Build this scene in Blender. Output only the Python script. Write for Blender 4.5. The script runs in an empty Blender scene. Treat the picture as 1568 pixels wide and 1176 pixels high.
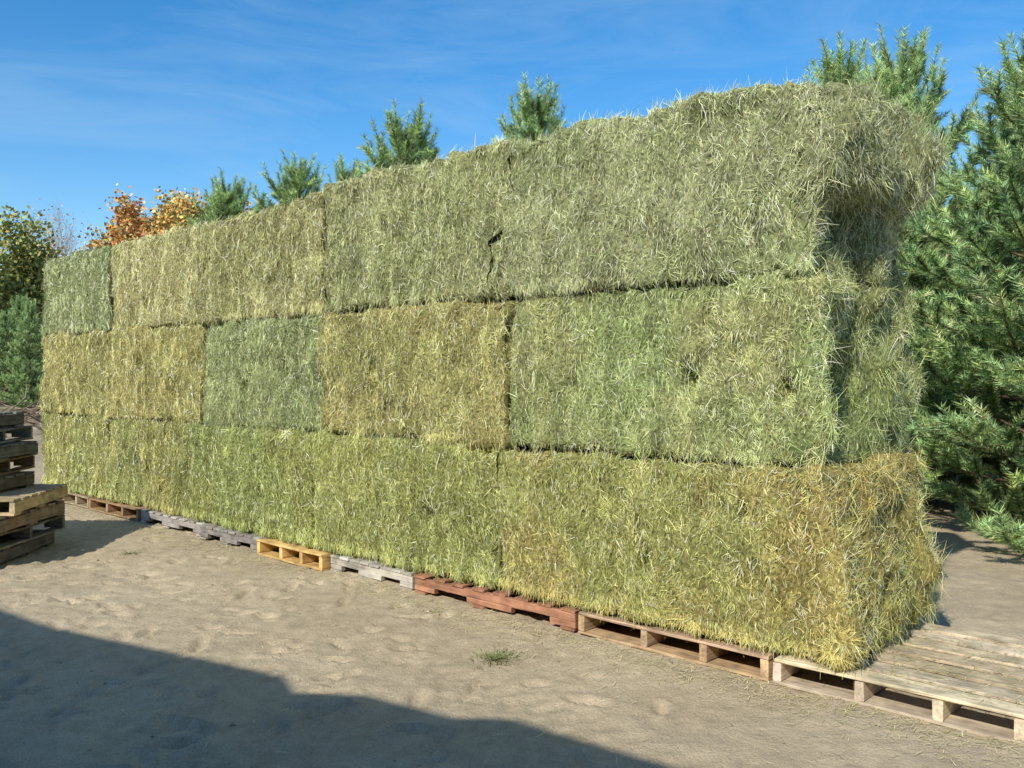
import bpy, math, numpy as np
from mathutils import Vector
rng = np.random.default_rng(11)
R = math.radians
scene = bpy.context.scene

# ---------------------------------------------------------------- noise
def _h(ix, iy, iz, seed):
    with np.errstate(over='ignore'):
        n = (ix.astype(np.int64)*374761393 + iy.astype(np.int64)*668265263 + iz.astype(np.int64)*2147483647 + seed*974634777) & 0xffffffff
        n = ((n ^ (n >> 13)) * 1274126177) & 0xffffffff
        n = ((n ^ (n >> 16)) * 2246822519) & 0xffffffff
        n = n ^ (n >> 15)
    return (n & 0xffffff) / float(0xffffff) * 2 - 1
def noise(p, seed=0):
    p = np.asarray(p, float)
    i = np.floor(p).astype(np.int64); f = p - i
    f = f*f*(3-2*f)
    x, y, z = i[:, 0], i[:, 1], i[:, 2]
    fx, fy, fz = f[:, 0], f[:, 1], f[:, 2]
    def L(a, b, t): return a + (b-a)*t
    c = lambda dx, dy, dz: _h(x+dx, y+dy, z+dz, seed)
    return L(L(L(c(0,0,0), c(1,0,0), fx), L(c(0,1,0), c(1,1,0), fx), fy),
             L(L(c(0,0,1), c(1,0,1), fx), L(c(0,1,1), c(1,1,1), fx), fy), fz)
def noise1(x, seed=0):
    x = np.asarray(x, float)
    return noise(np.stack([x, np.zeros_like(x)+.3, np.zeros_like(x)+.7], 1), seed)
def lin(c):
    c = np.array(c, float)/255.
    return np.where(c <= .04045, c/12.92, ((c+.055)/1.055)**2.4)
def nrm(v):
    return v/np.maximum(np.linalg.norm(v, axis=-1, keepdims=True), 1e-9)

# ---------------------------------------------------------------- mesh builder
class Geo:
    def __init__(s):
        s.v = []; s.c = []; s.g = []; s.loops = []; s.starts = []; s.mat = []; s.sm = []; s.nv = 0; s.nl = 0
    def add(s, v, f, c, mat=0, smooth=False, g=None):
        v = np.asarray(v, float); f = np.asarray(f, np.int64); c = np.asarray(c, float)
        if c.ndim == 1: c = np.tile(c, (len(v), 1))
        s.v.append(v); s.c.append(c); s.g.append(v if g is None else g)
        m, k = f.shape
        s.loops.append((f+s.nv).ravel()); s.starts.append(s.nl+np.arange(m)*k)
        s.mat.append(np.full(m, mat)); s.sm.append(np.full(m, smooth))
        s.nv += len(v); s.nl += m*k
    def obj(s, name, mats, origin=(0, 0, 0), parent=None):
        me = bpy.data.meshes.new(name)
        V = np.concatenate(s.v) - np.array(origin); C = np.concatenate(s.c)
        Lp = np.concatenate(s.loops); S = np.concatenate(s.starts)
        me.vertices.add(len(V)); me.vertices.foreach_set('co', V.astype(np.float32).ravel())
        me.loops.add(len(Lp)); me.loops.foreach_set('vertex_index', Lp.astype(np.int32))
        me.polygons.add(len(S)); me.polygons.foreach_set('loop_start', S.astype(np.int32))
        me.polygons.foreach_set('material_index', np.concatenate(s.mat).astype(np.int32))
        me.polygons.foreach_set('use_smooth', np.concatenate(s.sm).astype(bool))
        me.update(calc_edges=True)
        a = me.attributes.new('Col', 'FLOAT_COLOR', 'POINT')
        a.data.foreach_set('color', np.concatenate([C, np.ones((len(C), 1))], 1).astype(np.float32).ravel())
        a = me.attributes.new('grain', 'FLOAT_VECTOR', 'POINT')
        a.data.foreach_set('vector', np.concatenate(s.g).astype(np.float32).ravel())
        for m in mats: me.materials.append(m)
        o = bpy.data.objects.new(name, me); o.location = origin
        scene.collection.objects.link(o)
        if parent: o.parent = parent
        return o

def board(g, O, ax, ay, az, lx, ly, lz, col, jit=0.0, bev=0.004, mat=0):
    O = np.array(O, float); ax, ay, az = map(lambda a: np.array(a, float), (ax, ay, az))
    dims = np.array([lx, ly, lz]); li = int(np.argmax(dims))
    order = [li, (li+1) % 3, (li+2) % 3]
    A = [ax, ay, az]; n = max(2, int(dims[li]/.15)+1)
    e, w, t = A[order[0]], A[order[1]], A[order[2]]
    Ls, W, T = dims[order[0]], dims[order[1]], dims[order[2]]
    b = min(bev, W*.25, T*.25)
    prof = np.array([[b,0],[W-b,0],[W,b],[W,T-b],[W-b,T],[b,T],[0,T-b],[0,b]])
    ts = np.linspace(0, 1, n)
    bow = (rng.normal(0, jit), rng.normal(0, jit))
    vs = []; gr = []
    off = rng.random(3)*50
    for k, tt in enumerate(ts):
        pr = prof + rng.normal(0, .0012, prof.shape)
        q = tt*Ls
        base = O + e*q + w*bow[0]*math.sin(tt*3.1) + t*bow[1]*math.sin(tt*3.1)*.5
        vs.append(base + pr[:, :1]*w + pr[:, 1:]*t)
        gr.append(np.column_stack([np.full(8, q), pr[:, 0], pr[:, 1]])+off)
    v = np.concatenate(vs); gr = np.concatenate(gr)
    f = []
    for k in range(n-1):
        for j in range(8):
            a = k*8+j; b2 = k*8+(j+1) % 8
            f.append([a, b2, b2+8, a+8])
    g.add(v, f, col, mat, False, gr)
    g.add(vs[0], [[7,6,5,4,3,2,1,0]], col, mat, False, gr[:8])
    g.add(vs[-1], [[0,1,2,3,4,5,6,7]], col, mat, False, gr[-8:])

def tube(g, pts, rad, col, sides=5, mat=0):
    pts = np.array(pts, float); n = len(pts)
    tg = nrm(np.gradient(pts, axis=0))
    ref = np.array([0.31, .17, .93])
    if abs(np.dot(tg[0], nrm(ref))) > .95: ref = np.array([1., 0, 0])
    a = nrm(np.cross(tg, ref)); b = np.cross(tg, a)
    th = np.arange(sides)/sides*2*math.pi
    rad = np.broadcast_to(rad, (n,))
    v = pts[:, None] + (a[:, None]*np.cos(th)[None, :, None] + b[:, None]*np.sin(th)[None, :, None])*rad[:, None, None]
    v = v.reshape(-1, 3)
    k = np.arange(n-1)[:, None]; j = np.arange(sides)[None]
    A = k*sides+j; B = k*sides+(j+1) % sides
    f = np.stack([A, B, B+sides, A+sides], -1).reshape(-1, 4)
    g.add(v, f, col, mat, True)

# ---------------------------------------------------------------- materials
def newmat(name):
    m = bpy.data.materials.new(name); m.use_nodes = True
    nt = m.node_tree; b = nt.nodes['Principled BSDF']
    b.inputs['Specular IOR Level'].default_value = .2
    return m, nt, b
def col_mat(name, rough=.8, spec=.2, nscale=30., namt=.35):
    m, nt, b = newmat(name)
    at = nt.nodes.new('ShaderNodeAttribute'); at.attribute_name = 'Col'
    tc = nt.nodes.new('ShaderNodeTexCoord'); no = nt.nodes.new('ShaderNodeTexNoise')
    no.inputs['Scale'].default_value = nscale; no.inputs['Detail'].default_value = 2
    nt.links.new(tc.outputs['Object'], no.inputs['Vector'])
    mr = nt.nodes.new('ShaderNodeMapRange'); mr.inputs[1].default_value = .3; mr.inputs[2].default_value = .7
    mr.inputs[3].default_value = 1-namt; mr.inputs[4].default_value = 1+namt
    nt.links.new(no.outputs['Fac'], mr.inputs[0])
    mx = nt.nodes.new('ShaderNodeVectorMath'); mx.operation = 'SCALE'
    nt.links.new(at.outputs['Color'], mx.inputs[0]); nt.links.new(mr.outputs[0], mx.inputs['Scale'])
    nt.links.new(mx.outputs[0], b.inputs['Base Color'])
    b.inputs['Roughness'].default_value = rough; b.inputs['Specular IOR Level'].default_value = spec
    return m
M_hay = col_mat('hay_strands', .55, .4, 40, .2)
M_haybody = col_mat('hay_body', .9, .05, 60, .6)
M_needle = col_mat('pine_needles', .5, .4, 6, .25)
M_bark = col_mat('bark', .9, .1, 18, .4)
M_leaf = col_mat('leaves', .6, .2, 3, .25)
def wood_mat():
    m, nt, b = newmat('weathered_wood')
    at = nt.nodes.new('ShaderNodeAttribute'); at.attribute_name = 'Col'
    ag = nt.nodes.new('ShaderNodeAttribute'); ag.attribute_name = 'grain'
    mp = nt.nodes.new('ShaderNodeMapping'); mp.inputs['Scale'].default_value = (3, 70, 70)
    no = nt.nodes.new('ShaderNodeTexNoise'); no.inputs['Scale'].default_value = 1; no.inputs['Detail'].default_value = 5
    no.inputs['Roughness'].default_value = .65
    nt.links.new(ag.outputs['Vector'], mp.inputs[0]); nt.links.new(mp.outputs[0], no.inputs['Vector'])
    n2 = nt.nodes.new('ShaderNodeTexNoise'); n2.inputs['Scale'].default_value = 9; n2.inputs['Detail'].default_value = 5
    nt.links.new(ag.outputs['Vector'], n2.inputs['Vector'])
    ad = nt.nodes.new('ShaderNodeMath'); ad.operation = 'ADD'
    nt.links.new(no.outputs['Fac'], ad.inputs[0]); nt.links.new(n2.outputs['Fac'], ad.inputs[1])
    mr = nt.nodes.new('ShaderNodeMapRange'); mr.inputs[1].default_value = .7; mr.inputs[2].default_value = 1.3
    mr.inputs[3].default_value = .45; mr.inputs[4].default_value = 1.4
    nt.links.new(ad.outputs[0], mr.inputs[0])
    mx = nt.nodes.new('ShaderNodeVectorMath'); mx.operation = 'SCALE'
    nt.links.new(at.outputs['Color'], mx.inputs[0]); nt.links.new(mr.outputs[0], mx.inputs['Scale'])
    nt.links.new(mx.outputs[0], b.inputs['Base Color'])
    bp = nt.nodes.new('ShaderNodeBump'); bp.inputs['Strength'].default_value = .5; bp.inputs['Distance'].default_value = .004
    nt.links.new(no.outputs['Fac'], bp.inputs['Height']); nt.links.new(bp.outputs[0], b.inputs['Normal'])
    b.inputs['Roughness'].default_value = .85
    return m
M_wood = wood_mat()

# ---------------------------------------------------------------- camera, sun, sky
cam = bpy.data.cameras.new('camera'); co = bpy.data.objects.new('camera', cam); scene.collection.objects.link(co)
cam.sensor_width = 36; cam.lens = 31.18; cam.clip_end = 5000; cam.clip_start = .05
co.location = (0, 0, 1.5); co.rotation_euler = (R(90-.6), 0, 0); scene.camera = co
EL = 38.; S = np.array([-.5, -.866, 0]); S = nrm(S)*math.cos(R(EL)); S[2] = math.sin(R(EL))
sun = bpy.data.lights.new('sun', 'SUN'); sun.energy = 5.0; sun.angle = R(.53); sun.color = (1, .96, .87)
so = bpy.data.objects.new('sun', sun); scene.collection.objects.link(so)
so.rotation_euler = Vector(-S).to_track_quat('-Z', 'Y').to_euler(); so.location = (-5, -8, 12)
w = bpy.data.worlds.new('World'); scene.world = w; w.use_nodes = True
nt = w.node_tree; bg = nt.nodes['Background']; bg.inputs['Strength'].default_value = .15
sky = nt.nodes.new('ShaderNodeTexSky'); sky.sky_type = 'NISHITA'; sky.sun_disc = False
sky.sun_elevation = R(EL); sky.sun_rotation = math.atan2(S[0], S[1]); sky.air_density = 1.0; sky.dust_density = .5; sky.ozone_density = 2.0
tc = nt.nodes.new('ShaderNodeTexCoord'); mp = nt.nodes.new('ShaderNodeMapping')
mp.inputs['Scale'].default_value = (1.6, 1.6, 9); mp.inputs['Rotation'].default_value = (.12, .25, .4)
no = nt.nodes.new('ShaderNodeTexNoise'); no.inputs['Scale'].default_value = 1.9; no.inputs['Detail'].default_value = 8
no.inputs['Roughness'].default_value = .62; no.inputs['Distortion'].default_value = .7
mr = nt.nodes.new('ShaderNodeMapRange'); mr.inputs[1].default_value = .42; mr.inputs[2].default_value = .8
mr.inputs[3].default_value = 0; mr.inputs[4].default_value = .34
hs = nt.nodes.new('ShaderNodeHueSaturation'); hs.inputs['Saturation'].default_value = 1.42; hs.inputs['Value'].default_value = 1.16
mix = nt.nodes.new('ShaderNodeMixRGB'); mix.inputs[2].default_value = (3.4, 4.9, 6.2, 1)
L = nt.links.new
L(tc.outputs['Generated'], mp.inputs[0]); L(mp.outputs[0], no.inputs['Vector']); L(no.outputs['Fac'], mr.inputs[0])
L(sky.outputs[0], hs.inputs['Color'])
L(mr.outputs[0], mix.inputs[0]); L(hs.outputs[0], mix.inputs[1]); L(mix.outputs[0], bg.inputs['Color'])
scene.view_settings.view_transform = 'Standard'; scene.view_settings.look = 'None'; scene.view_settings.exposure = 0

# ---------------------------------------------------------------- frame of the hay wall
O = np.array([1.53, 4.10, 0.]); U = np.array([-.7302, .6832, 0]); V = np.array([.6832, .7302, 0]); Z = np.array([0, 0, 1.])
def W3(p):  # (s,d,z)->world
    return O + p[:, :1]*U + p[:, 1:2]*V + p[:, 2:3]*Z

# ---------------------------------------------------------------- ground
def hterr(x, y):
    t = np.clip((y-13)/20, 0, 1); t = t*t*(3-2*t)
    return .85*t
def axis(lo, hi, st, far):
    a = list(np.arange(lo, hi, st)); s = st; x = a[-1]
    while x < far: s *= 1.18; x += s; a.append(x)
    s = st; x = lo
    while x > -far: s *= 1.18; x -= s; a.insert(0, x)
    return np.array(a)
gx = axis(-6.5, 4.2, .025, 1500); gy = axis(2.6, 10., .025, 1500)
X, Y = np.meshgrid(gx, gy); x = X.ravel(); y = Y.ravel()
def P(x, y, k): return np.column_stack([x*k, y*k, 0*x+.5])
def ground_h(x, y):
    near = np.exp(-np.maximum(np.hypot(x, y-6)-9, 0)/6)
    h = hterr(x, y) + near*(.02*noise(P(x, y, 1.1), 1)+.009*noise(P(x, y, 4), 2)+.0065*noise(P(x, y, 11), 3)+.005*noise(P(x, y, 27), 4))
    return h
h = ground_h(x, y)
drng = np.random.default_rng(5)
sel = np.where((x > -6.5) & (x < 4.2) & (y > 2.6) & (y < 10))[0]
dx, dy = x[sel], y[sel]; dh = np.zeros(len(sel))
for i in range(760):
    cx = drng.uniform(-5.5, 2.5); cy = drng.uniform(2.8, 9.5)
    if drng.random() < np.clip((cx+1.2)/2., 0, .88): continue
    a = drng.uniform(0, math.pi); l = drng.uniform(.05, .11); wd = drng.uniform(.022, .045)
    ex = (dx-cx)*math.cos(a)+(dy-cy)*math.sin(a); ey = -(dx-cx)*math.sin(a)+(dy-cy)*math.cos(a)
    r = np.sqrt((ex/l)**2+(ey/wd)**2)
    dh += drng.uniform(.010, .028)*(-np.exp(-r**3*.9)+.5*np.exp(-((r-1.5)/.3)**2))
# faint tyre tracks running along the stack
ss = (dx-O[0])*U[0]+(dy-O[1])*U[1]; dd_ = (dx-O[0])*V[0]+(dy-O[1])*V[1]
for tk in (-1.15, -2.55):
    ww = (dd_-tk-.12*np.sin(ss*.6))/.14
    dh += -.010*np.exp(-ww**4)*(1+.6*np.sign(np.sin(ss*42+np.abs(ww)*3)))*np.clip(.5+noise(P(dx, dy, .9), 33), 0, 1)
h[sel] += np.clip(dh, -.038, .03)
ny, nx = X.shape
i, j = np.meshgrid(np.arange(nx-1), np.arange(ny-1)); a = (j*nx+i).ravel()
g = Geo(); g.add(np.column_stack([x, y, h]), np.column_stack([a, a+1, a+nx+1, a+nx]), (.3, .3, .3), 0, True)
m, nt, b = newmat('sandy_ground')
tc = nt.nodes.new('ShaderNodeTexCoord')
def N(scale, det=5, rough=.6):
    n = nt.nodes.new('ShaderNodeTexNoise'); n.inputs['Scale'].default_value = scale; n.inputs['Detail'].default_value = det
    n.inputs['Roughness'].default_value = rough; nt.links.new(tc.outputs['Object'], n.inputs['Vector']); return n
n1 = N(.6, 6); n2 = N(9, 6, .7); n3 = N(120, 3, .7)
r1 = nt.nodes.new('ShaderNodeValToRGB'); e = r1.color_ramp.elements
e[0].position = .35; e[0].color = (.41, .325, .21, 1); e[1].position = .65; e[1].color = (.52, .425, .285, 1)
nt.links.new(n1.outputs['Fac'], r1.inputs[0])
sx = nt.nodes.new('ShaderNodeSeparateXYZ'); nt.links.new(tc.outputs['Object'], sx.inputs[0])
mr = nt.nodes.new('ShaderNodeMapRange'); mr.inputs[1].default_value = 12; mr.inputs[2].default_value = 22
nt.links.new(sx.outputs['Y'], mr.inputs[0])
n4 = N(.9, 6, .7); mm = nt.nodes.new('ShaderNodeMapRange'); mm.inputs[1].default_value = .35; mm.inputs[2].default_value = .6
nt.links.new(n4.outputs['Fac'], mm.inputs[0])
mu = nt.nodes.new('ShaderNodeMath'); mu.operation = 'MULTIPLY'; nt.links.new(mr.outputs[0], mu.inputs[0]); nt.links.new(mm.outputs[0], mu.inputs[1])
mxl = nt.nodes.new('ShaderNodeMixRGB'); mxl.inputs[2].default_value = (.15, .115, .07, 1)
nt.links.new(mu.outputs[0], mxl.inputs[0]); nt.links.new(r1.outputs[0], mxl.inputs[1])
def mult(a, fac, lo, hi):
    mr = nt.nodes.new('ShaderNodeMapRange'); mr.inputs[1].default_value = .3; mr.inputs[2].default_value = .7
    mr.inputs[3].default_value = lo; mr.inputs[4].default_value = hi; nt.links.new(fac, mr.inputs[0])
    s = nt.nodes.new('ShaderNodeVectorMath'); s.operation = 'SCALE'; nt.links.new(a, s.inputs[0]); nt.links.new(mr.outputs[0], s.inputs['Scale']); return s.outputs[0]
c = mult(mxl.outputs[0], n2.outputs['Fac'], .82, 1.14); c = mult(c, n3.outputs['Fac'], .78, 1.22)
nt.links.new(c, b.inputs['Base Color']); b.inputs['Roughness'].default_value = .95; b.inputs['Specular IOR Level'].default_value = .1
bp = nt.nodes.new('ShaderNodeBump'); bp.inputs['Strength'].default_value = .8; bp.inputs['Distance'].default_value = .014
ad = nt.nodes.new('ShaderNodeMath'); ad.operation = 'MULTIPLY_ADD'; ad.inputs[1].default_value = .45
nt.links.new(n3.outputs['Fac'], ad.inputs[0]); nt.links.new(N(34, 5, .7).outputs['Fac'], ad.inputs[2])
nt.links.new(ad.outputs[0], bp.inputs['Height']); nt.links.new(bp.outputs[0], b.inputs['Normal'])
g.obj('ground', [m])

# ---------------------------------------------------------------- hay bales
HOLES = [(3.535,1.567,.06),(.24,1.42,.05),(.863,1.46,.05),(1.643,1.44,.045),(2.85,.56,.05),(8.74,1.38,.07),(6.6,1.33,.07),(5.33,1.41,.06),
         (4.7,1.52,.05),(6.34,.594,.06),(7.46,.61,.07),(4.98,.5,.05),(5.9,2.55,.05),(4.1,2.5,.05),(2.2,.35,.06),(9.3,.7,.06),(7.3,1.6,.05),(3.5,1.38,.05),(1.1,.45,.045),(.5,.8,.04)]
def bale_surface(p, n, seed, first, row):
    front = np.abs(n[:, 1]); top = np.abs(n[:, 2]); rs = 900+row*10
    ws = p[:, 0] + .05*noise(p*[1.2, 1, 2.5], 91)
    f = .034*noise(p*2.6, rs) + .024*noise(p*[8, 6, 5], rs+1) + .023*noise(p*[20, 16, 11], rs+2) + .011*noise(p*45, seed+3)
    fl = noise1(ws*8.5, seed+4)
    f += (front+top*.6)*(.018*fl + .013*noise1(ws*19, seed+5) - .022*np.exp(-(fl/.10)**2)*np.clip(.5+noise(p*[1.5, 1, 3], seed+6), 0, 1))
    fr = n[:, 1] < -.5
    for (hs, hz, hr) in HOLES:
        r2 = ((p[:, 0]-hs)/hr)**2+((p[:, 2]-hz)/(hr*1.6))**2
        f -= np.where(fr, .15*np.exp(-r2*1.3), 0)
    q = p + n*f[:, None]
    q[:, 2] += .022*noise1(p[:, 0]*.9, 40+row)*(p[:, 2] > .3)
    if first:
        k = np.clip(1-(p[:, 0]-p[:, 0].min())/.75, 0, 1)**1.3
        z = p[:, 2]; d = p[:, 1]
        if row == 2:
            t = np.clip((z-2.33)/.16, 0, 1); t = t*t*(3-2*t)
            sh = -.02*t + (1-t)*(.15 + .16*np.exp(-((d-.33)/.2)**2)*np.exp(-((z-2.28)/.2)**2)) + .08*np.exp(-((z-2.92)/.14)**2)*t
            q[:, 2] += k*t*(.05*np.clip(d, 0, 1) - .04) - k*k*.04*(z > 2.8)*(d < .2)
        elif row == 1:
            sh = .12 + .14*np.exp(-((d-.32)/.18)**2)*np.exp(-((z-1.35)/.3)**2) - .06*np.exp(-((d-.0)/.1)**2)
        else:
            sh = .02 + .06*(z-.6) - .03*np.exp(-((z-.45)/.25)**2)
        sh = sh + .06*noise(p*4, 77) + .035*noise(p*9, 78)
        q[:, 0] += sh*k
    return q
def rounded(p, c, hf, r=.038):
    rel = p-c; qq = np.clip(rel, -(hf-r), (hf-r)); dd = rel-qq; n = nrm(dd); return c+qq+n*r, n
def strands(g, P0, n, T1, L, wd, spread, out, col, seed, fieldamp=.9, rnd=.15):
    N_ = len(P0)
    th = fieldamp*noise(P0*[8, 8, 5], seed+20) + rng.normal(0, spread, N_)
    ra = rng.random(N_) < rnd; th = np.where(ra, rng.uniform(-1.6, 1.6, N_), th)
    th += np.where(rng.random(N_) < .5, math.pi, 0)
    T2 = np.cross(n, T1)
    ou = np.abs(rng.normal(out, .12, N_))
    d1 = nrm((T1*np.cos(th)[:, None]+T2*np.sin(th)[:, None])*1. + n*ou[:, None])
    d2 = nrm(d1 + rng.normal(0, .32, (N_, 3)) - n*.2 + np.array([0, 0, -.15]))
    wv = nrm(np.cross(d1, n+rng.normal(0, .5, (N_, 3))))
    a = P0 - n*.006; b = a + d1*(L*.5)[:, None]; c = b + d2*(L*.5)[:, None]
    h_ = (wd*.5)[:, None]*wv
    v = np.stack([a-h_, a+h_, b-h_, b+h_, c-h_*.35, c+h_*.35], 1).reshape(-1, 3)
    base = np.arange(N_)[:, None]*6
    f = np.concatenate([base+[0, 1, 3, 2], base+[2, 3, 5, 4]], 0)
    g.add(W3(v), f, np.repeat(col, 6, 0), 1, False)
TINTS = [np.array([1.40, 1.42, 1.12]), np.array([1.40, 1.43, 1.18]), np.array([1.44, 1.46, 1.30])]
PALE = lin((232, 228, 200))*1.12; GREEN = lin((138, 164, 92))*1.1; BROWN = lin((158, 132, 84))*1.1
def hay_color(P0, A, B, seed, N_):
    t = np.clip(.5+.9*noise(P0*[1.6, 1.6, 2.4], seed+8)+.5*noise(P0*[7, 7, 6], seed+9), 0, 1)[:, None]
    c = A*t+B*(1-t)
    ton = 1 + .16*noise1(P0[:, 0]*8.5, seed+4) + .17*noise(P0*[9, 9, 5], seed+10) + .27*noise(P0*[30, 30, 14], seed+11)
    return c*np.clip(ton, .3, 2)[:, None]
cols = {
 (0,0): ((178,162,110),(162,162,108)), (0,1): ((162,162,106),(152,156,104)), (0,2): ((156,158,102),(148,156,104)), (0,3): ((162,156,106),(152,154,104)), (0,4): ((162,158,108),(152,154,104)),
 (1,0): ((158,170,118),(170,170,122)), (1,1): ((174,163,113),(166,161,110)), (1,2): ((154,159,116),(148,155,114)), (1,3): ((177,165,113),(169,161,110)), (1,4): ((173,163,113),(163,157,108)),
 (2,0): ((167,168,126),(156,161,116)), (2,1): ((165,165,120),(157,159,112)), (2,2): ((171,165,118),(160,157,110)), (2,3): ((180,172,124),(171,165,116)), (2,4): ((150,155,114),(142,149,108))}
seams = [[0,2.18,4.2,6.15,8.1,10.0],[0.0,2.15,4.15,6.02,8.1,10.05],[0.0,2.1,4.1,6.1,8.03,10.0]]
zs = [.15, 1.045, 1.985]; tops = [2.96, 2.98, 2.91, 2.91, 2.88]
D = 1.25
for row in range(3):
    for k in range(5):
        seed = 100*row+17*k+3; first = (k == 0)
        s0, s1 = seams[row][k]+.001, seams[row][k+1]-.001
        z0 = zs[row]+.007; z1 = (zs[row+1] if row < 2 else tops[k])-.005
        off = float(rng.uniform(-.018, .018)) - (.03 if row == 0 else 0)
        lo = np.array([s0, off, z0]); hi = np.array([s1, off+D, z1]); c = (lo+hi)/2; hf = (hi-lo)/2
        A, B = [lin(q)*TINTS[row] for q in cols[(row, k)]]
        G = Geo()
        for axn in range(3):
            for sg in (-1, 1):
                o1, o2 = [a_ for a_ in range(3) if a_ != axn]
                st = .022 if k < 3 and not (axn == 1 and sg == 1) else .04
                n1_ = int(hf[o1]*2/st); n2_ = int(hf[o2]*2/st)
                a1 = np.linspace(-1, 1, n1_+1)*hf[o1]; a2 = np.linspace(-1, 1, n2_+1)*hf[o2]
                AA, BB = np.meshgrid(a1, a2); p = np.zeros((AA.size, 3)); p[:, o1] = AA.ravel(); p[:, o2] = BB.ravel(); p[:, axn] = sg*hf[axn]
                pos, n = rounded(p+c, c, hf); q = bale_surface(pos, n, seed, first, row)
                i, j = np.meshgrid(np.arange(n1_), np.arange(n2_)); a = (j*(n1_+1)+i).ravel()
                f = np.column_stack([a, a+1, a+n1_+2, a+n1_+1])
                G.add(W3(q), f, hay_color(pos, A, B, seed, len(pos))*.36, 0, True)  # body darker than its strands: crevice shade put into the vertex colour
                area = hf[o1]*hf[o2]*4
                if axn == 1 and sg == -1: dens = [19500, 15000, 11500, 9300, 7800][k]
                elif axn == 0 and sg == -1 and k == 0: dens = 18000
                elif axn == 2 and sg == 1: dens = 4500 if (row == 2 or k == 0) else 200
                elif axn == 2: dens = 800
                elif axn == 1: dens = 1300
                elif axn == 0 and sg == 1 and k == 4: dens = 3000
                else: dens = 100
                N_ = int(area*dens)
                p = rng.uniform(-1, 1, (N_, 3))*hf; p[:, axn] = sg*hf[axn]
                pos, n = rounded(p+c, c, hf)
                if axn == 1: pos[:, 0] += np.where(rng.random(N_) < .12, rng.normal(0, .02, N_), 0)
                q = bale_surface(pos, n, seed, first, row)
                ref = np.tile([0, 0, 1.], (N_, 1))
                if axn == 2: ref = np.tile([1., 0, 0], (N_, 1))
                T1 = nrm(ref - n*np.sum(ref*n, 1, keepdims=True)+1e-6)
                wsc = [1, 1.15, 1.35, 1.6, 1.8][k]
                Ln = np.clip(rng.lognormal(math.log(.034), .53, N_), .01, .13)
                wd = rng.uniform(.0012, .0031, N_)*wsc
                cc = hay_color(pos, A, B, seed, N_)*rng.lognormal(-.03, .36, (N_, 1))
                u = rng.random(N_)[:, None]
                cc = np.where(u < .15, PALE*rng.uniform(.7, 1.1, (N_, 1)), cc)
                cc = np.where((u > .15) & (u < .25), GREEN*rng.uniform(.7, 1.3, (N_, 1)), cc)
                cc = np.where((u > .25) & (u < .29), BROWN*rng.uniform(.6, 1.2, (N_, 1)), cc)
                cc = np.clip(cc, 0, .85)
                end = axn == 0
                if end: Ln *= 1.25
                strands(G, q, n, T1, Ln, wd, .7 if end or axn == 2 else .45, .30 if end else .16 if axn == 2 else .12, cc, seed, 1.1 if end else .6, .4 if end or axn == 2 else .16)
                if (axn == 1 and sg == -1) or (end and sg == -1 and k == 0) or (axn == 2 and sg == 1 and row == 2):
                    nt_ = int(area*(42 if end else 38 if axn == 1 else 14)); per = 44
                    cpt = rng.uniform(-1, 1, (nt_, 3))*hf
                    pp = np.repeat(cpt, per, 0)+rng.normal(0, .02, (nt_*per, 3)); pp = np.clip(pp, -hf, hf); pp[:, axn] = sg*hf[axn]
                    pos, n = rounded(pp+c, c, hf); q = bale_surface(pos, n, seed, first, row)
                    M_ = len(pp)
                    dirt = np.repeat(rng.normal(0, 1, (nt_, 3))*[.35, .25, 1.]+np.array([0, 0, -.5]), per, 0)+rng.normal(0, .3, (M_, 3))
                    T1 = nrm(dirt-n*np.sum(dirt*n, 1, keepdims=True)+1e-6)
                    cc = np.clip(hay_color(pos, A, B, seed, M_)*np.repeat(rng.lognormal(.08, .30, (nt_, 1)), per, 0)*rng.lognormal(0, .2, (M_, 1)), 0, .85)
                    strands(G, q, n, T1, rng.uniform(.025, .09 if not end else .17, M_), rng.uniform(.0013, .0028, M_)*wsc, .2, .22 if not end else .44, cc, seed, .1, .05)
        # short fringe along parts of the row joints of the front face
        nf = int(75*(s1-s0)); per = 12
        cs = rng.uniform(s0, s1, nf); pp = np.zeros((nf*per, 3)); pp[:, 0] = np.repeat(cs, per)+rng.normal(0, .02, nf*per)
        keepf = np.repeat((noise1(cs*3, seed+50) > .1) | (row == 0), per)
        pp[:, 1] = lo[1]; pp[:, 2] = z0+.045+np.abs(rng.normal(0, .02, nf*per)); pp = pp[keepf]; M_ = len(pp)
        if M_:
            n = np.tile([0, -1., 0], (M_, 1)); q = bale_surface(pp, n, seed, first, row)
            T1 = nrm(np.column_stack([rng.normal(0, .35, M_), np.zeros(M_), -np.ones(M_)]))
            cc = np.clip(hay_color(pp, A, B, seed, M_)*rng.lognormal(0, .28, (M_, 1)), 0, .85)
            Lf = rng.uniform(.02, .08, M_)
            d1 = nrm(T1+n*.15); wv = nrm(np.cross(d1, n+rng.normal(0, .4, (M_, 3))))*.0011*wsc
            e1 = q+d1*Lf[:, None]*.5; e2 = e1+nrm(d1+rng.normal(0, .3, (M_, 3)))*Lf[:, None]*.5
            v = np.stack([q-wv, q+wv, e1-wv, e1+wv, e2-wv*.3, e2+wv*.3], 1).reshape(-1, 3); base = np.arange(M_)[:, None]*6
            G.add(W3(v), np.concatenate([base+[0, 1, 3, 2], base+[2, 3, 5, 4]]), np.repeat(cc, 6, 0), 1)
        cen = W3(c[None])[0]
        G.obj('hay_bale', [M_haybody, M_hay], origin=tuple(cen))

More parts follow.
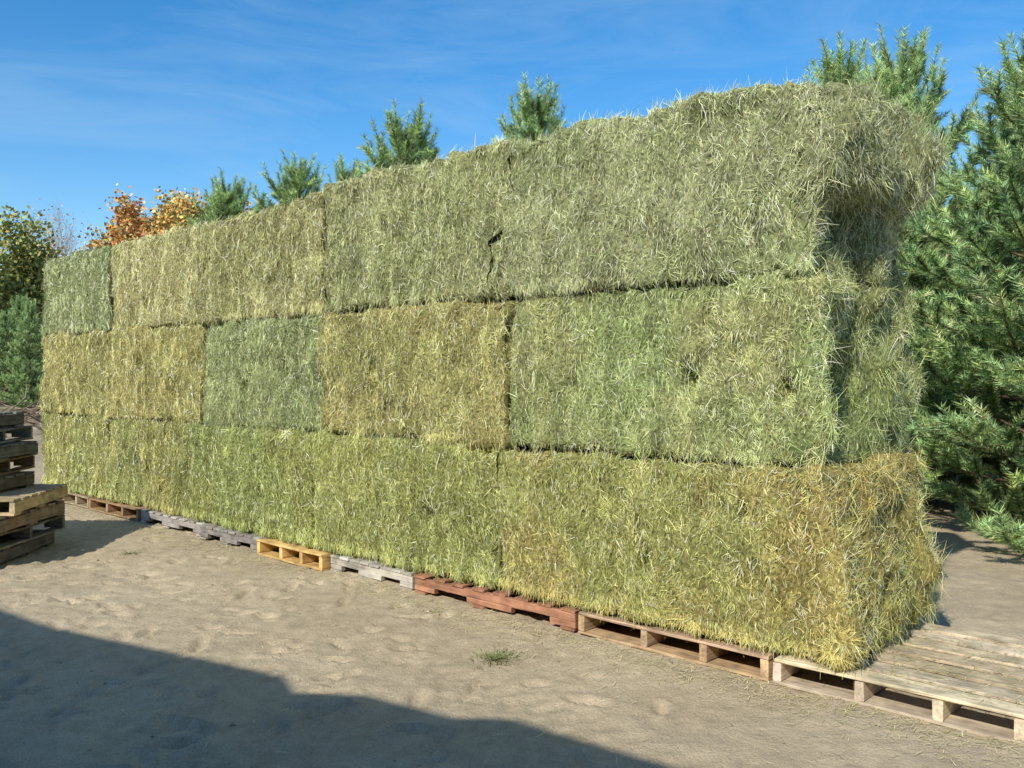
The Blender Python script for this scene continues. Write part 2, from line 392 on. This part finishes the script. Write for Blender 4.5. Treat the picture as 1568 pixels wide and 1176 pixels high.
# ---------------------------------------------------------------- pallets
def pallet(O_, ax, ay, L_, Wd_, kind, col, z0=0., name='wooden_pallet', miss=()):
    ax = np.array(ax, float); ay = np.array(ay, float); az = np.array([0, 0, 1.]); g = Geo()
    col = np.array(col)
    def cj(s=.16): return col*rng.lognormal(0, s)*np.array([1, rng.uniform(.95, 1.03), rng.uniform(.9, 1.06)])
    O_ = np.array([O_[0], O_[1], z0], float)
    if kind == 'A':
        for fpos in (0, .30, .62, 1.):
            board(g, O_+ax*(fpos*(L_-.045)+.001)+az*.019+ay*.006, ax, ay, az, .043, Wd_-.012, .088, cj(), .002)
        nb = 7; wds = .125; gap = (Wd_-nb*wds)/(nb-1)
        for i in range(nb):
            if i in miss: continue
            board(g, O_+ay*(i*(wds+gap))+az*(.1085+rng.uniform(0, .002))+ax*rng.uniform(-.008, .008), ax, ay, az, L_-.006, wds*rng.uniform(.95, 1.04), .017, cj(), .002)
        for i in (0, 3, 6):
            board(g, O_+ay*(i*(wds+gap))+az*.0005, ax, ay, az, L_-.006, wds, .017, cj(), .002)
    else:
        for fpos in (0, .5, 1.):
            B0 = O_+ay*(fpos*(Wd_-.042)+.002)
            c_ = cj()
            segs = [(0, .14), (.36, .64), (.86, 1.)]
            board(g, B0+az*.055, ax, ay, az, L_, .038, .0525, c_, .001)
            for a_, b_ in segs:
                board(g, B0+az*.019+ax*(a_*L_), ax, ay, az, (b_-a_)*L_, .0375, .036, c_*.97, .0)
        nb = 8; wds = .11; gap = (L_-nb*wds)/(nb-1)
        for i in range(nb):
            if i in miss: continue
            board(g, O_+ax*(i*(wds+gap))+az*.109-ay*rng.uniform(-.004, .008), ax, ay, az, wds, Wd_, .017, cj(), .003)
        for i in (0, 4, 7):
            board(g, O_+ax*(i*(wds+gap)+.004)+az*.0005, ax, ay, az, wds, Wd_, .017, cj(), .002)
    return g.obj(name, [M_wood], origin=tuple(O_))
grey = (.27, .25, .21); tan = (.36, .28, .18); yel = (.66, .44, .17); red = (.30, .155, .085); white = (.42, .39, .33); brn = (.30, .19, .10)
bd = [-.78, .33, 1.545, 2.97, 3.95, 4.92, 5.95, 7.25, 8.5, 9.7]
kinds = ['A', 'A', 'B', 'B', 'A', 'B', 'B', 'A', 'A']
pcs = [(.48, .39, .27), (.45, .31, .19), red, white, yel, grey, white, brn, tan]
for i in range(9):
    s0, s1 = bd[i], bd[i+1]; d0 = -.05+rng.uniform(-.02, .015)-(.05 if i == 4 else 0)
    a = rng.normal(0, .008); ax = nrm(U*math.cos(a)+V*math.sin(a)); ay = nrm(V*math.cos(a)-U*math.sin(a))
    pallet(O+U*(s0+.012)+V*d0, ax, ay, s1-s0-.024, 1.15, kinds[i], pcs[i], .004, miss=())
pallet(O+U*(9.72)+V*.0, U, V, .6, 1.1, 'B', grey, .004)
zc = .0
specs = [(-5.20, 6.75, .06, (.15,.14,.12), 'A'), (-5.2, 6.85, -.03, (.18,.16,.13), 'B'), (-5.14, 6.78, .02, (.20,.15,.10), 'A'), (-5.08, 6.80, .10, (.42,.33,.20), 'A'),
         (-5.44, 6.8, -.04, (.18,.14,.10), 'A'), (-5.42, 6.9, .12, (.22,.15,.09), 'B'), (-5.42, 6.85, .0, (.14,.13,.11), 'A'), (-5.46, 6.9, .08, (.17,.16,.14), 'B'), (-5.56, 6.85, -.05, (.14,.14,.13), 'A')]
for (px, py, a, cc, kd) in specs:
    ax = np.array([math.cos(a), math.sin(a), 0]); ay = np.array([-math.sin(a), math.cos(a), 0])
    pallet((px, py), ax, ay, 1.2, 1.05, kd, cc, zc); zc += .131

# ---------------------------------------------------------------- loose straw on ground, grass tuft
def gz(x, y): return ground_h(np.asarray(x), np.asarray(y))
g = Geo(); N_ = 7500
s = rng.uniform(-1, 9.8, N_); d = -.06-np.abs(rng.normal(0, .18, N_))
s2 = rng.uniform(-1, 9, 700); d2 = rng.uniform(-2.5, -.1, 700)
s = np.concatenate([s, s2]); d = np.concatenate([d, d2])
nd = 1300; s = np.concatenate([s, rng.uniform(-.75, .05, nd)]); d = np.concatenate([d, rng.uniform(0, 1.05, nd)])
M_ = len(s); p = W3(np.column_stack([s, d, 0*s])); p[:, 2] = gz(p[:, 0], p[:, 1])+.008
p[-nd:, 2] = .134
th = rng.uniform(0, 2*math.pi, M_); L_ = rng.uniform(.01, .055, M_)
dr = np.column_stack([np.cos(th), np.sin(th), rng.uniform(-.05, .15, M_)]); wv = np.column_stack([-np.sin(th), np.cos(th), 0*th])*rng.uniform(.0007, .0015, (M_, 1))
v = np.stack([p-wv, p+wv, p+dr*L_[:, None]+wv, p+dr*L_[:, None]-wv], 1).reshape(-1, 3)
cc = lin((196, 188, 138))*rng.lognormal(0, .25, (M_, 1))
g.add(v, np.arange(M_*4).reshape(-1, 4), np.repeat(cc, 4, 0), 0)
g.obj('loose_straw', [M_hay])
g = Geo(); r = np.random.default_rng(21); n = 900
oc = np.array([[1,0,0],[-1,0,0],[0,1,0],[0,-1,0],[0,0,1],[0,0,-1.]]); of = np.array([[0,2,4],[2,1,4],[1,3,4],[3,0,4],[2,0,5],[1,2,5],[3,1,5],[0,3,5]])
px = r.uniform(-6, 4, n); py = r.uniform(2.8, 9, n); sz = r.lognormal(math.log(.005), .45, n)
v = oc[None]*sz[:, None, None]*r.uniform(.6, 1.3, (n, 6, 1)); v[..., 2] *= .6
v = v+np.stack([px, py, gz(px, py)+.001], 1)[:, None]
g.add(v.reshape(-1, 3), (np.arange(n)[:, None, None]*6+of[None]).reshape(-1, 3), np.repeat(np.array([.34, .28, .20])*r.lognormal(0, .3, (n, 1)), 6, 0), 0, True)
g.obj('pebbles', [M_bark])
def tuft(cx, cy, n, r, hgt):
    g = Geo(); a = rng.uniform(0, 2*math.pi, n); rr = np.abs(rng.normal(0, r*.4, n))
    p = np.column_stack([cx+rr*np.cos(a), cy+rr*np.sin(a), 0*a]); p[:, 2] = gz(p[:, 0], p[:, 1])-.005
    b2 = a+rng.normal(0, .5, n); l = rng.uniform(.4, 1, (n, 1))*hgt
    d1 = nrm(np.column_stack([np.cos(b2)*.7, np.sin(b2)*.7, rng.uniform(.5, 1.2, n)])); d2 = nrm(d1+np.column_stack([np.cos(b2)*.6, np.sin(b2)*.6, -.5+0*a]))
    wv = np.column_stack([-np.sin(b2), np.cos(b2), 0*a])*.0022
    m1 = p+d1*l*.5; m2 = m1+d2*l*.5
    v = np.stack([p-wv, p+wv, m1-wv, m1+wv, m2-wv*.2, m2+wv*.2], 1).reshape(-1, 3); base = np.arange(n)[:, None]*6
    g.add(v, np.concatenate([base+[0,1,3,2], base+[2,3,5,4]]), np.repeat(np.array([.21, .24, .09])*rng.lognormal(0, .3, (n, 1)), 6, 0), 0)
    g.obj('grass_tuft', [M_leaf])
tuft(-.08, 4.67, 240, .18, .075); tuft(-3.2, 7.4, 90, .12, .05); tuft(-.5, 5.6, 40, .08, .04)

# ---------------------------------------------------------------- pines
def make_pine(seed, H, Rm, nper=72, low=.2, nw=.0085):
    r = np.random.default_rng(seed); g = Geo(); bark = np.array([.15, .105, .07])
    zt = np.linspace(0, H, 14); bend = r.normal(0, .05, 2)
    tr = lambda z: np.array([bend[0]*math.sin(z/H*3)*H*.3, bend[1]*math.sin(z/H*2.5)*H*.3, z])
    tube(g, [tr(z) for z in zt], np.interp(zt, [0, H*.9, H], [.014*H, .012, .005]), bark, 8, 0)
    sh = []
    z = low
    while z < H-.25:
        t = z/H; nb = r.integers(6, 9) if t < .8 else 7; a0 = r.uniform(0, 6.28)
        for b in range(nb):
            az = a0+b*6.283/nb+r.normal(0, .2)
            ln = Rm*((1-t)**.6)*r.uniform(.6, 1.15)+.15
            if t < .2: ln *= .85+t*.75
            up = np.interp(t, [0, .4, .75, 1], [.0, .25, .9, 2.1])+r.normal(0, .14)
            d = nrm(np.array([math.cos(az), math.sin(az), up])); p = tr(z+r.uniform(-.06, .06)); pts = [p]
            ns = max(3, int(ln/.16))
            for k in range(ns):
                d = nrm(d+np.array([0, 0, .065 if t < .75 else .12])+r.normal(0, .05, 3)); p = p+d*ln/ns; pts.append(p)
                fr = (k+1)/ns
                if fr > .25 and t < .82:
                    for sd in (-1, 1):
                        if r.random() < .14: continue
                        sl = (ln*(1-fr)*.45+.12)*r.uniform(.7, 1.2)
                        side = nrm(np.cross(d, [0, 0, 1.]))*sd
                        sdv = nrm(d*.75+side*r.uniform(.6, 1.)+np.array([0, 0, r.uniform(-.05, .4)]))
                        q = p-d*ln/ns*r.uniform(0, .9); m_ = max(1, int(round(sl/.16))); spts = [q]
                        for kk in range(m_):
                            sdv = nrm(sdv+np.array([0, 0, .15])+r.normal(0, .09, 3)); q2 = q+sdv*sl/m_
                            sh.append((q, q2)); q = q2; spts.append(q)
                            if kk < m_-1 or r.random() < .6:
                                dv = nrm(sdv+r.normal(0, .5, 3)+np.array([0, 0, .6])); sh.append((q, q+dv*r.uniform(.10, .22)))
                        tube(g, spts, .004, bark, 3, 0)
                if t >= .82:
                    sh.append((pts[-2], pts[-1])); sh.append((pts[-2], pts[-1]))
                    if r.random() < .75:
                        dv = nrm(d+r.normal(0, .35, 3)+np.array([0, 0, .4])); sh.append((pts[-2], pts[-2]+dv*r.uniform(.15, .28)))
                elif fr > .45: sh.append((pts[-2], pts[-1]))
            sh.append((pts[-1], pts[-1]+nrm(d+np.array([0, 0, .8]))*r.uniform(.18, .34)))
            tube(g, pts, np.linspace(.006+.010*ln, .004, len(pts)), bark, 4, 0)
        z += r.uniform(.24, .38)*(1 if t < .8 else .75)
    top = tr(H)
    sh.append((tr(H-.45), top)); sh.append((tr(H-.45), top)); sh.append((tr(H-.3), top+np.array([0, 0, .08]))); sh.append((tr(H-.8), tr(H-.4)))
    for k in range(6):
        a = r.uniform(0, 6.28); b0 = tr(H-r.uniform(.35, .55)); sh.append((b0, b0+nrm(np.array([math.cos(a)*.6, math.sin(a)*.6, 1]))*r.uniform(.25, .42)))
    p0 = np.array([a for a, b in sh]); p1 = np.array([b for a, b in sh]); n = len(sh)
    ax = nrm(p1-p0); ref = nrm(np.cross(ax, [.3, .5, .81])); rf2 = np.cross(ax, ref)
    I = np.repeat(np.arange(n), nper); m_ = len(I); th = r.uniform(0, 6.283, m_); tt = r.uniform(0, 1.02, m_)
    rad = ref[I]*np.cos(th)[:, None]+rf2[I]*np.sin(th)[:, None]
    dv = nrm(ax[I]*r.uniform(.6, 1.5, (m_, 1))+rad+np.array([0, 0, .12])); ln = r.uniform(.06, .11, m_)[:, None]
    b = p0[I]+(p1-p0)[I]*tt[:, None]; wv = nrm(np.cross(dv, r.normal(0, 1, (m_, 3))))*nw*.5
    v = np.stack([b-wv, b+wv, b+dv*ln], 1).reshape(-1, 3)
    tone = r.lognormal(0, .28, n)[I]*r.lognormal(0, .18, m_)
    hue = r.random(n)[I][:, None]
    c = (np.array([.36, .47, .155])*hue+np.array([.26, .41, .175])*(1-hue))*tone[:, None]
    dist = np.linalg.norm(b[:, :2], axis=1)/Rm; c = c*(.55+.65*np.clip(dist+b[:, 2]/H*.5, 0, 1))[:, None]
    brown = (r.random(m_) < .02)[:, None]; c = np.clip(np.where(brown, [.28, .16, .07], c), 0, .7)
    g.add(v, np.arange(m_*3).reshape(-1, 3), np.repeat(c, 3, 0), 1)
    return g
protos = {}
def pine(var, x, y, H, rot, wide=1.):
    if var not in protos:
        sd, h0, rr = [(1, 5.4, 1.75), (2, 5.8, 1.6), (3, 5.2, 1.9)][var]
        o = make_pine(sd, h0, rr).obj('pine_tree', [M_bark, M_needle]); protos[var] = (o.data, h0)
    else:
        o = bpy.data.objects.new('pine_tree', protos[var][0]); scene.collection.objects.link(o)
    s = H/protos[var][1]; o.scale = (s*wide, s*wide, s); o.rotation_euler = (0, 0, rot)
    o.location = (x, y, float(hterr(np.array([x]), np.array([y]))[0])-.03)
for a in [(0, 5.02, 8.3, 4.45, 1.3, 1.35), (1, 3.82, 10.4, 5.15, 2., 1.15), (2, 5.45, 12.0, 5.7, 4., 1.1), (0, .42, 13.4, 5.55, 1., 1.15), (2, -2.0, 15.6, 5.75, 2.2, 1.35), (1, -.5, 14.3, 4.75, .7),
          (1, -3.05, 16.6, 5.2, .2, 1.2), (0, -4.3, 17.9, 5.4, 3.3, 1.3), (2, -5.95, 19.3, 5.2, 5.1, 1.3), (1, 7.4, 9.6, 5.3, 1.2), (2, 7.2, 12.4, 5.4, .6), (1, 8.6, 13.5, 6., 2.5),
          (2, 7.0, 7.0, 5., 3., 1.1), (2, -15.8, 28.5, 3.1, .5, 1.2), (1, -13.3, 24.5, 2.9, 4.), (0, -17.6, 27, 3.0, 2., 1.2), (1, 1.9, 14.9, 4.7, 3.), (0, -14.8, 26, 2.6, 1.3, 1.2), (2, 4.9, 10.6, 4.2, 2.7),
          (1, 5.9, 10.2, 4.7, 5.2, 1.1), (2, -18.5, 31, 3.6, 2.4, 1.2)]:
    pine(*a)

# ---------------------------------------------------------------- broadleaf trees
def broadleaf(name, x, y, H, Rm, leafcol, nleaf, seed, lsize=.13, thick=.018, bk=(.20, .17, .14)):
    r = np.random.default_rng(seed); g = Geo(); bark = np.array(bk); tips = []
    def grow(p, d, ln, rad, lev):
        n = 5; pts = [p]
        for k in range(n):
            d = nrm(d+r.normal(0, .11, 3)+np.array([0, 0, .04])); p = p+d*ln/n; pts.append(p)
            if lev < 4 and k >= 1 or lev == 0 and k >= 2:
                for q in range(r.integers(1, 3) if lev < 4 else 0):
                    a = nrm(r.normal(0, 1, 3)); dd = nrm(d+nrm(a-d*np.dot(a, d))*r.uniform(.5, 1.))
                    grow(p, dd, ln*r.uniform(.45, .66), rad*(1-.12*k)*.5, lev+1)
        if lev >= 2: tips.extend(pts[2:])
        tube(g, pts, np.linspace(rad, rad*.45, len(pts)), bark*r.uniform(.85, 1.2), 4 if lev > 1 else 6, 0)
    grow(np.zeros(3), np.array([0, 0, 1.]), H*.62, H*thick, 0)
    T = np.array(tips)
    sc = np.array([Rm/np.percentile(np.abs(T[:, :2]), 93)]*2+[H/np.percentile(T[:, 2], 99.5)])
    for q in g.v: q *= sc
    T = T*sc
    if nleaf:
        cl = T[r.integers(0, len(T), nleaf)]; keep = noise(cl*.9, seed) > -.4; cl = cl[keep]; n = len(cl)
        p = cl+r.normal(0, .22, (n, 3)); a = nrm(r.normal(0, 1, (n, 3))); b = nrm(np.cross(a, r.normal(0, 1, (n, 3))))
        s_ = r.uniform(.5, 1, (n, 1))*lsize
        v = np.stack([p-a*s_*.5, p-b*s_*.35, p+a*s_*.5, p+b*s_*.35], 1).reshape(-1, 3)
        C = np.array(leafcol)[r.integers(0, len(leafcol), n)]*r.lognormal(0, .25, (n, 1))*(1+.3*noise(cl*1.2, seed+1))[:, None]
        g.add(v, np.arange(n*4).reshape(-1, 4), np.repeat(C, 4, 0), 1)
    o = g.obj(name, [M_bark, M_leaf]); o.location = (x, y, .8)
orange = [(.60, .30, .08), (.56, .36, .11), (.48, .38, .14), (.52, .18, .07)]
yg = [(.42, .40, .11), (.29, .35, .10), (.48, .40, .12), (.23, .29, .09)]
broadleaf('autumn_maple_tree', -16.9, 39, 7.9, 2.3, orange, 32000, 4, .24)
broadleaf('autumn_maple_tree', -15.1, 40, 8.3, 2.3, orange[:3]+yg[:1], 32000, 14, .24)
broadleaf('autumn_maple_tree', -20.0, 42, 7.2, 2.0, yg[:3]+orange[:3], 14000, 5, .24)
pale = (.40, .34, .28)
broadleaf('bare_tree', -14.0, 41, 9.2, 2.0, orange, 700, 6, .12, .03, pale)
broadleaf('bare_tree', -17.5, 34.5, 7.1, 1.5, orange, 150, 7, .12, .034, pale)
broadleaf('bare_tree', -18.9, 38, 7.6, 1.6, orange, 150, 17, .12, .034, pale)
broadleaf('bare_tree', -21.5, 43, 8.7, 2.4, orange, 1000, 8, .12, .03, pale)
broadleaf('oak_tree', -17.9, 30.5, 7.0, 1.9, yg, 26000, 9, .2)
broadleaf('oak_tree', -22.2, 33, 7.7, 2.4, yg, 18000, 10, .2)

# distant woods
g = Geo(); n = 60000; r = np.random.default_rng(3)
xx = r.uniform(-140, 140, n); hh = 4.5+2.2*noise(np.column_stack([xx*.22, 0*xx, 0*xx]), 5)+1.2*noise(np.column_stack([xx*.8, 0*xx, 0*xx]), 6)
yy = 85+r.normal(0, 4, n)+.002*xx**2; zz = r.uniform(0, 1, n)**.8*hh+.6
p = np.column_stack([xx, yy, zz]); a = nrm(r.normal(0, 1, (n, 3))); b = nrm(np.cross(a, r.normal(0, 1, (n, 3)))); s_ = r.uniform(.25, .6, (n, 1))
v = np.stack([p-a*s_, p-b*s_*.6, p+a*s_, p+b*s_*.6], 1).reshape(-1, 3)
tmix = (noise(np.column_stack([xx*.15, 0*xx, 0*xx]), 9) > .1)[:, None]
C = np.where(tmix, [.22, .18, .07], [.09, .13, .055])*r.lognormal(0, .3, (n, 1))
g.add(v, np.arange(n*4).reshape(-1, 4), np.repeat(C, 4, 0), 0); g.obj('distant_woods', [M_leaf])

# brush and fallen branches at the far left edge of the yard
g = Geo(); r = np.random.default_rng(8)
for i in range(170):
    c0 = np.array([r.normal(-13.2, 2.2), r.normal(21.5, 1.0), 0]); c0[2] = float(hterr(c0[:1], c0[1:2])[0])+abs(r.normal(0, .12))
    dd = nrm(np.array([r.normal(0, 1), r.normal(0, .6), r.normal(.05, .22)])); l = r.uniform(.5, 1.9)
    tube(g, [c0, c0+dd*l*.5+r.normal(0, .04, 3), c0+dd*l+r.normal(0, .08, 3)], [.035*r.uniform(.4, 1.6), .02, .01], np.array([.17, .13, .09])*r.lognormal(0, .35), 4)
g.obj('brush_pile', [M_bark])

# ---------------------------------------------------------------- barn behind the photographer (casts the foreground shadow)
barn = bpy.data.objects.new('barn', None); scene.collection.objects.link(barn)
sd = np.array([.5, .866]); tl = math.tan(R(EL)); E0 = np.array([-5.5, 1.74]); ee = np.array([.863, -.505])
pts = [(-3.258,5.643),(-2.775,5.277),(-1.152,4.419),(-1.027,4.174),(-.684,4.149),(-.268,3.873),(.017,3.836),(.613,3.384)]
prof = []
for q in pts:
    sol = np.linalg.solve(np.column_stack([ee, sd]), np.array(q)-E0); prof.append((sol[0], sol[1]*tl))
prof = [(-2.6, prof[0][1])]+prof+[(prof[-1][0]+8, prof[-1][1])]
prof = np.array(prof); nn = np.array([-ee[1], ee[0]]); nn = nn if nn[1] < 0 else -nn
e3 = np.array([ee[0], ee[1], 0]); n3_ = np.array([nn[0], nn[1], 0])
def bp_(a, dpt, z): return np.array([E0[0]+ee[0]*a+nn[0]*dpt, E0[1]+ee[1]*a+nn[1]*dpt, z])
g = Geo(); m_ = len(prof)
v = [bp_(a, 0, h_) for a, h_ in prof]+[bp_(a, 5, h_+1.4) for a, h_ in prof]+[bp_(a, 0, h_-.06) for a, h_ in prof]+[bp_(a, 5, h_+1.34) for a, h_ in prof]+[bp_(a, 10, h_) for a, h_ in prof]
f = []
for i in range(m_-1): f += [[i, i+1, m_+i+1, m_+i], [2*m_+i, 3*m_+i, 3*m_+i+1, 2*m_+i+1], [i, 2*m_+i, 2*m_+i+1, i+1], [m_+i, m_+i+1, 4*m_+i+1, 4*m_+i]]
g.add(v, f, (.16, .15, .14)); g.obj('roof', [M_wood], parent=barn)
g = Geo(); a0, a1 = prof[0, 0]+.2, prof[-1, 0]-.2
a = a0
while a < a1:
    if not (4.5 < a < 7.2): board(g, bp_(a, .35, 0), e3, -n3_, Z, .19, .025, np.interp(a, prof[:, 0], prof[:, 1])-.05, (.11, .07, .05), 0)
    a += .2
board(g, bp_(4.5, .35, 2.6), e3, -n3_, Z, 2.9, .024, .75, (.11, .07, .05), 0)
for aa in (a0, a1): board(g, bp_(aa, .4, 0), n3_, e3, Z, 9.2, .05, 3.2, (.11, .07, .05), 0)
board(g, bp_(a0, 9.6, 0), e3, n3_, Z, a1-a0, .05, 3.2, (.11, .07, .05), 0)
g.obj('walls', [M_wood], parent=barn)
g = Geo()
for k in range(8): board(g, bp_(4.5+k*.36, .30, .05), e3, -n3_, Z, .35, .03, 2.6, (.13, .10, .07), 0)
g.obj('door', [M_wood], parent=barn)
print('done')
